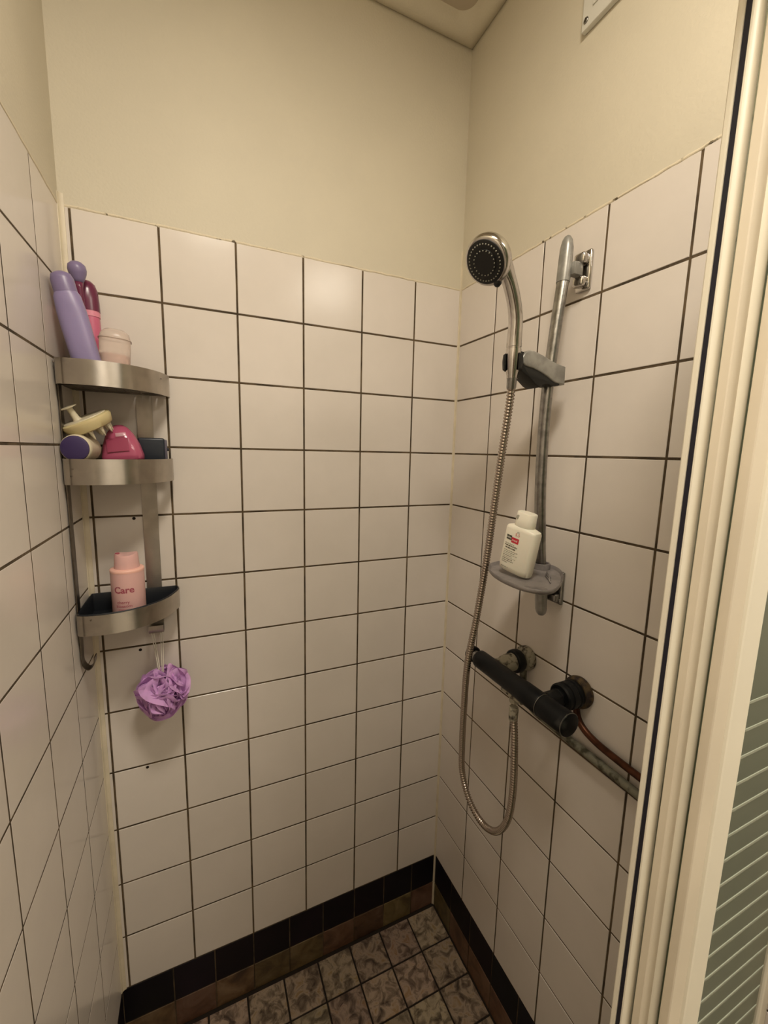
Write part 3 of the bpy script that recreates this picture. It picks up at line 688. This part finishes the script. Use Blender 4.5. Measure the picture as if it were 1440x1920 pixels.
def holder():
    y0, y1 = -0.4345, -0.3950
    t = thing('shower_head_holder', 'grey and black sliding holder clamped round the shower rail', 'holder', (0.84, RY, 1.70))
    L0 = V(t.location)
    grey = [(0.763, 1.749), (0.769, 1.7535), (0.775, 1.7548), (0.788, 1.7530), (0.804, 1.749), (0.828, 1.741), (0.840, 1.738), (0.8640, 1.734), (0.8650, 1.700), (0.843, 1.702), (0.835, 1.704), (0.819, 1.712), (0.802, 1.718), (0.785, 1.723), (0.765, 1.7255), (0.758, 1.731), (0.756, 1.739), (0.759, 1.745)]
    black = [(0.7480, 1.7480), (0.754, 1.7510), (0.762, 1.7500), (0.758, 1.744), (0.7565, 1.736), (0.765, 1.7262), (0.785, 1.724), (0.802, 1.719), (0.819, 1.713), (0.835, 1.705), (0.855, 1.7020), (0.852, 1.698), (0.836, 1.6965), (0.821, 1.6985), (0.81, 1.696), (0.805, 1.691), (0.793, 1.695), (0.776, 1.707), (0.760, 1.714), (0.748, 1.7195), (0.7455, 1.727), (0.7455, 1.7400)]
    bm = bmesh.new(); prism(bm, grey, 'y', y0, y1, .0025, 3); o = link_mesh('slider_shell', bm, M_gplast, t, True, 40); o.location = -L0
    bm = bmesh.new(); prism(bm, black, 'y', y0 + .002, y1 - .002, .0020, 2); o = link_mesh('clamp_lever', bm, M_bplast, t, True, 40); o.location = -L0
    bm = bmesh.new(); a0 = math.radians(-88); a1 = math.radians(172); rg = []     # fork open towards the room
    for k in range(25):
        a = a0 + (a1 - a0) * k / 24; rg.append([bm.verts.new((0.7455 + r_ * math.cos(a), -0.4205 + r_ * math.sin(a), 1.7330 + z_)) for r_, z_ in ((.0145, -.016), (.0175, -.014), (.0188, 0), (.0178, .012), (.0148, .014))])
    for A_, B_ in zip(rg, rg[1:]):
        for k in range(5): bm.faces.new((A_[k], A_[(k + 1) % 5], B_[(k + 1) % 5], B_[k]))
    bm.faces.new(rg[0]); bm.faces.new(rg[-1][::-1]); o = link_mesh('cradle_fork', bm, M_bplast, t, True, 40); o.location = -L0
holder()
def hand_shower():
    t = thing('hand_shower', 'chrome hand shower with dark round spray face, resting in the holder', 'shower head', (0.7455, -0.420, 1.705))
    L0 = V(t.location)
    Z = lambda p: V(p) - L0
    # conical end that sits in the holder
    bm = bmesh.new(); lathe(bm, [(.0098, -.002), (.0102, .004), (.0118, .010), (.0132, .030), (.0136, .046), (.0136, .0500), (.0128, .0510), (.0128, .0525), (.0136, .0535), (.0137, .060)], (0, -.001, 0), (0, 0.0, 1), 28); link_mesh('connector', bm, M_chrome, t, True, 35)
    hp = [(0.7455, -.4205, 1.764), (0.7450, -.4215, 1.780), (0.7435, -.4235, 1.800), (0.7385, -.4255, 1.822), (0.7300, -.4280, 1.842), (0.7190, -.4300, 1.862), (0.7060, -.4320, 1.880), (0.6930, -.4330, 1.893)]
    P = [Z(p) for p in smooth_path(hp, 6)]; n = len(P)
    rr = [.0136 - .0012 * math.sin(math.pi * i / (n - 1)) + (.004 * max(0, (i / (n - 1) - .75) / .25)) for i in range(n)]
    bm = bmesh.new(); tube(bm, P, rr, 24, up=(0, 1, 0)); link_mesh('handle', bm, M_chrome, t, True, 50)
    hc = Z((0.6640, -.4400, 1.8850)); nrm = V((-0.747, -0.214, -0.630)).normalized(); back = hc - nrm * .004
    bm = bmesh.new(); lathe(bm, [(.0310, .0105), (.0350, .0110), (.0382, .0095), (.0400, .0060), (.0404, .0010), (.0390, -.0060), (.0350, -.0125), (.0275, -.0180), (.0170, -.0215), (0, -.0230)], hc, nrm, 56); link_mesh('head_shell', bm, M_chrome, t, True, 60)
    bm = bmesh.new(); lathe(bm, [(.0348, .0095), (.0342, .0122), (.0320, .0130), (.0210, .0134), (.0205, .0146), (.0, .0150)], hc, nrm, 56, cap0=False); fc = link_mesh('spray_face', bm, M_bplast, t, True, 30)
    q = V((0, 0, 1)).rotation_difference(nrm)
    for R_, cnt, h, nr in ((.0285, 34, .0130, .0012), (.0190, 20, .0146, .0010)):
        for k in range(cnt):
            a = 2 * math.pi * k / cnt; bm = bmesh.new()
            lathe(bm, [(nr, 0), (nr * .8, .0012), (0, .0014)], hc + q @ V((R_ * math.cos(a), R_ * math.sin(a), h)), nrm, 6); link_mesh('nozzle', bm, M_inkl, fc)
    # small selector tab on the rim next to the handle
    tb = V((0.0115, -.003, -.030)); tdir = (tb - nrm * tb.dot(nrm)).normalized()
    bm = bmesh.new(); lathe(bm, [(.0060, .004), (.0065, .010), (.0040, .0125), (0, .013)], hc + tdir * .0385, nrm, 16); link_mesh('selector_tab', bm, M_bplast, t, True)
hand_shower()
def hose():
    pts = [(0.7455, -0.4210, 1.7050), (0.7475, -0.4185, 1.690), (0.752, -0.411, 1.656), (0.758, -0.390, 1.555), (0.765, -0.368, 1.445), (0.770, -0.347, 1.325), (0.7675, -0.3290, 1.198), (0.7620, -0.3130, 1.084), (0.775, -0.291, 0.962), (0.795, -0.265, 0.824), (0.803, -0.262, 0.746), (0.805, -0.294, 0.694), (0.805, -0.348, 0.678), (0.804, -0.398, 0.703), (0.803, -0.432, 0.764), (0.801, -0.444, 0.850), (0.800, -0.440, 0.947), (0.800, -0.432, 1.010), (0.800, -0.430, 1.034)]
    P = resample(smooth_path(pts, 12), 0.0015); n = len(P)
    rad = [.0080 if (i % 4) in (1, 2) else .0060 for i in range(n)]
    t = thing('shower_hose', 'ribbed metal shower hose looping down from hand shower to mixer valve', 'shower hose', pts[0])
    L0 = V(pts[0]); bm = bmesh.new(); tube(bm, [p - L0 for p in P], rad, 12); link_mesh('ribbed_hose', bm, M_hose, t, True, 70)
    bm = bmesh.new(); d = (P[0] - P[12]).normalized(); lathe(bm, [(.0082, -.020), (.0088, -.017), (.0090, -.002), (.0086, .0)], (0, 0, 0), d, 24); link_mesh('end_sleeve', bm, M_chromed, t, True, 40)
    e = V(pts[-1]) - L0; bm = bmesh.new(); lathe(bm, [(.0082, -.030), (.0092, -.028), (.0098, -.004), (.0092, .001)], e, (0, .0, 1), 24); link_mesh('end_sleeve', bm, M_scale, t, True, 40)
hose()
def dish():
    t = thing('soap_dish', 'cloudy grey plastic soap dish round the foot of the shower rail', 'soap dish', (0.855, RY, 1.318))
    L0 = V(t.location)
    out = [(.767, -.362), (.742, -.392), (.726, -.430), (.719, -.470), (.721, -.508), (.734, -.533), (.753, -.543), (.782, -.534), (.822, -.508), (.860, -.474), (.884, -.440), (.888, -.405), (.872, -.374), (.838, -.356), (.800, -.352)]
    O = smooth_path([(x, y, 0) for x, y in out + out[:1]], 4)[:-1]; c = sum((p for p in O), V((0, 0, 0))) / len(O)
    def ring(bm, f, z): return [bm.verts.new(c + (p - c) * f + V((0, 0, z)) - L0) for p in O]
    bm = bmesh.new(); R = [ring(bm, .93, 1.3235), ring(bm, .975, 1.3250), ring(bm, 1.0, 1.3290), ring(bm, 1.0, 1.3320), ring(bm, .985, 1.3335), ring(bm, .965, 1.3315), ring(bm, .93, 1.3275), ring(bm, .60, 1.3268)]
    for A, B in zip(R, R[1:]):
        for k in range(len(A)): bm.faces.new((A[k], A[(k + 1) % len(A)], B[(k + 1) % len(A)], B[k]))
    bm.faces.new(R[0][::-1]); bm.faces.new(R[-1]); link_mesh('plate', bm, M_dish, t, True, 50)
    bm = bmesh.new(); lathe(bm, [(.0152, -.006), (.0185, -.004), (.0190, .010), (.0178, .013), (.0150, .013), (.0142, .004)], V((0.8635, RY, 1.3260)) - L0, (0, 0, 1), 28, False, False); link_mesh('collar', bm, M_dish, t, True, 40)
    for k in range(3):
        bm = bmesh.new(); x = .800 + .012 * k; tube(bm, [V((x, -.500 + .012 * k, 1.3285)) - L0, V((x + .014, -.482 + .012 * k, 1.3288)) - L0, V((x + .026, -.462 + .010 * k, 1.3285)) - L0], .0014, 6); link_mesh('drain_rib', bm, M_dish, t, True)
dish()
def white_bottle():
    # broad face towards -x, leaning towards the rail
    base = V((0.7730, -0.4340, 1.3340))
    t = thing('wash_bottle', 'flat white bottle with red and black printed logo on the soap dish', 'bottle', base)
    ax = V((0.035, -0.155, 0.98)).normalized(); ux = V((0.22, -1, 0)); ux = (ux - ax * ux.dot(ax)).normalized(); uy = ax.cross(ux)   # local -y (front) = -uy
    t.rotation_euler = Matrix((ux, uy, ax)).transposed().to_euler()
    bm = bmesh.new(); loft(bm, [(0, .030, .0125, 3.2), (.002, .0335, .0150, 3.2), (.012, .0348, .0165, 3.2), (.086, .0350, .0165, 3.2), (.0905, .0335, .0158, 3), (.0935, .0240, .0140, 2.6), (.0950, .0200, .0130, 2.4)], 56); link_mesh('body', bm, M_sw, t, True, 50)
    bm = bmesh.new(); loft(bm, [(.0935, .0195, .0135, 2.5), (.0950, .0200, .0140, 2.5), (.1130, .0195, .0138, 2.5), (.1134, .0193, .0136, 2.5), (.1210, .0192, .0136, 2.6), (.1222, .0182, .0128, 2.6)], 48); cp = link_mesh('cap', bm, M_sw, t, True, 45)
    bm = bmesh.new(); lathe(bm, [(.0045, 0), (.0035, .0002), (0, .0003)], (-.010, -.0128, .1120), (0, -1, 0), 14); link_mesh('thumb_notch', bm, M_inkl, cp)
    u0 = -.0215
    def fn(u, v):
        u = (u - u0) * 1.22 - .0250; v = .0935 + (v - .0935) * 1.10
        f = max(0, 1 - (abs(u) / .0350) ** 3.2) ** (1 / 3.2); return V((u, -.0165 * f - .0004, v))
    text_obj('seal_lettering', '5.5', .0072, M_red, fn, t, u0 + .0160, .0775)
    text_obj('seal_lettering', 'pH', .0038, M_ink, fn, t, u0 + .0185, .0835)
    patch('logo_block', u0 + .0005, u0 + .0110, .0672, .0755, M_dgreen, fn, t)
    patch('logo_block', u0 + .0110, u0 + .0245, .0640, .0735, M_red, fn, t)
    fn2 = lambda u, v: fn(u, v) + V((0, -.0002, 0))
    text_obj('logo_lettering', 'seba', .0054, M_white, fn2, t, u0 + .0007, .0700)
    text_obj('logo_lettering', 'med', .0058, M_white, fn2, t, u0 + .0118, .0670)
    y = .0592
    for k, (a, b, h, m) in enumerate(((0, .018, .0016, M_inkl), (0, .024, .0022, M_ink), (.002, .022, .0022, M_ink), (0, .027, .0009, M_ink), (0, .022, .0009, M_ink), (0, .028, .0009, M_inkl), (0, .018, .0009, M_ink), (0, .026, .0009, M_inkl), (0, .020, .0011, M_ink), (0, .022, .0011, M_ink), (0, .011, .0011, M_ink), (0, .015, .0014, M_inkl))):
        x = a; rr = random.Random(k)
        if k == 11: y -= .006
        bm = bmesh.new()
        while x < b:        # words of unreadable small print
            l = rr.uniform(.0015, .0045); x2 = min(b, x + l)
            q = [bm.verts.new(fn(u0 + p, z)) for p, z in ((x, y), (x2, y), (x2, y + h), (x, y + h))]; bm.faces.new(q); x = x2 + .0008
        link_mesh('small_print', bm, m, t, recalc=False); y -= h + (.0021 if k < 3 else .0022)
white_bottle()

# ------------------------------------------------------------------ thermostatic mixer valve and its pipes
def mixer():
    ax = V((0.800, 0, 1.084))
    t = thing('mixer_valve', 'black thermostatic bar mixer valve on the right wall', 'faucet', (W, -0.43, 1.084))
    L0 = V(t.location); Yd = (0, -1, 0)
    def lat(nm, prof, o, d, m, seg=32, par=t, auto=35):
        bm = bmesh.new(); lathe(bm, prof, V(o) - L0, d, seg); return link_mesh(nm, bm, m, par, True, auto)
    lat('valve_body', [(.0185, 0), (.0205, .003), (.0208, .010), (.0208, .140), (.0222, .150), (.0222, .196), (.0205, .199)], (.800, -.305, 1.084), Yd, M_matteb, 40)
    lat('neck', [(.0125, 0), (.0125, .024)], (.800, -.285, 1.084), Yd, M_chromed)
    lat('flow_knob', [(.0150, 0), (.0185, .002), (.0190, .006), (.0190, .013), (.0165, .0155)], (.800, -.273, 1.084), Yd, M_matteb)
    lat('temperature_knob', [(.0215, 0), (.0225, .0015), (.0228, .003), (.0228, .062), (.0220, .0640), (.0205, .0648)], (.800, -.506, 1.084), Yd, M_matteb, 40)
    lat('chrome_ring', [(.0232, 0), (.0232, .0010)], (.800, -.5055, 1.084), Yd, M_chromed, 40)
    lat('chrome_ring', [(.0229, 0), (.0231, .0006), (.0222, .0013)], (.800, -.5680, 1.084), Yd, M_chromed, 40)
    Xd = (1, 0, 0)
    lat('union_nut', [(.0150, 0), (.0150, .014), (.0178, .018), (.0205, .034), (.0200, .046)], (.812, -.354, 1.088), Xd, M_scale)
    lat('flange', [(.0235, 0), (.0262, .002), (.0268, .006), (.0268, .015), (.0245, .020), (.0180, .022)], (.858, -.354, 1.088), Xd, M_matteb)
    lat('wall_plate', [(.0200, 0), (.0270, .004), (.0285, .010), (.0275, .018)], (.885, -.354, 1.090), Xd, M_scale, 36)
    lat('union_nut', [(.0170, 0), (.0175, .004), (.0175, .028), (.0190, .029), (.0190, .040)], (.812, -.503, 1.088), Xd, M_matteb, 8)
    lat('flange', [(.0240, 0), (.0268, .003), (.0272, .009), (.0250, .010), (.0250, .014), (.0272, .015), (.0272, .026), (.0255, .028), (.0255, .032), (.0275, .033), (.0270, .042)], (.846, -.503, 1.088), Xd, M_matteb)
    lat('wall_plate', [(.0280, 0), (.0315, .004), (.0322, .010), (.0305, .016)], (.887, -.505, 1.090), Xd, M_rust, 36)
    lat('hose_outlet', [(.0135, 0), (.0130, .006), (.0115, .012), (.0105, .022)], (.800, -.430, 1.068), (0, 0, -1), M_scale, 8)
    bm = bmesh.new(); box(bm, .786, .814, -.463, -.400, 1.0600, 1.0680, .003); o = link_mesh('outlet_saddle', bm, M_scale, t, True); o.location = -L0
mixer()
def pipe(name, label, pts, r, m):
    P = smooth_path(pts, 8); L0 = V(pts[-1]); bm = bmesh.new(); tube(bm, [p - L0 for p in P], r, 16)
    o = link_mesh(name, bm, m, None, True, 60); o.location = L0; tag(o, label, 'pipe'); return o
pipe('water_pipe', 'corroded grey green water pipe running along the right wall below the valve', [(W - .012, -.354, 1.066), (W - .012, -.357, 1.030), (W - .012, -.368, 1.000), (W - .012, -.392, .984), (W - .012, -.430, .9800), (W - .012, -.60, .9775), (W - .012, -.72, .976), (W - .010, -.755, .9758), (W - .001, -.765, .9758)], .0080, M_pipe1)
pipe('water_pipe', 'brown copper pipe curving down from the right end of the valve', [(W - .011, -.505, 1.066), (W - .011, -.508, 1.045), (W - .011, -.520, 1.028), (W - .011, -.545, 1.0165), (W - .011, -.590, 1.011), (W - .011, -.70, 1.008), (W - .009, -.735, 1.0075), (W - .001, -.745, 1.0075)], .0068, M_pipe2)

# ------------------------------------------------------------------ floor drain
def drain():
    t = thing('floor_drain', 'round floor drain set among the mottled floor tiles', 'drain', (0.745, -0.405, 0.0))
    bm = bmesh.new(); lathe(bm, [(.052, -.001), (.052, .0022), (.049, .0032), (.044, .0030), (.043, .0012)], seg=40, cap1=False); link_mesh('rim', bm, M_steeld, t, True, 40)
    bm = bmesh.new(); lathe(bm, [(.0435, .0010), (.0435, .0022), (0, .0026)], seg=40); g = link_mesh('grate', bm, M_steeld, t, True, 40)
    for rr, n in ((.034, 14), (.022, 9), (.010, 4)):
        for k in range(n):
            a = 2 * math.pi * k / n; bm = bmesh.new(); lathe(bm, [(.0032, 0), (.0032, .0003)], (rr * math.cos(a), rr * math.sin(a), .0025), seg=8); link_mesh('drain_hole', bm, M_hole, g)
drain()
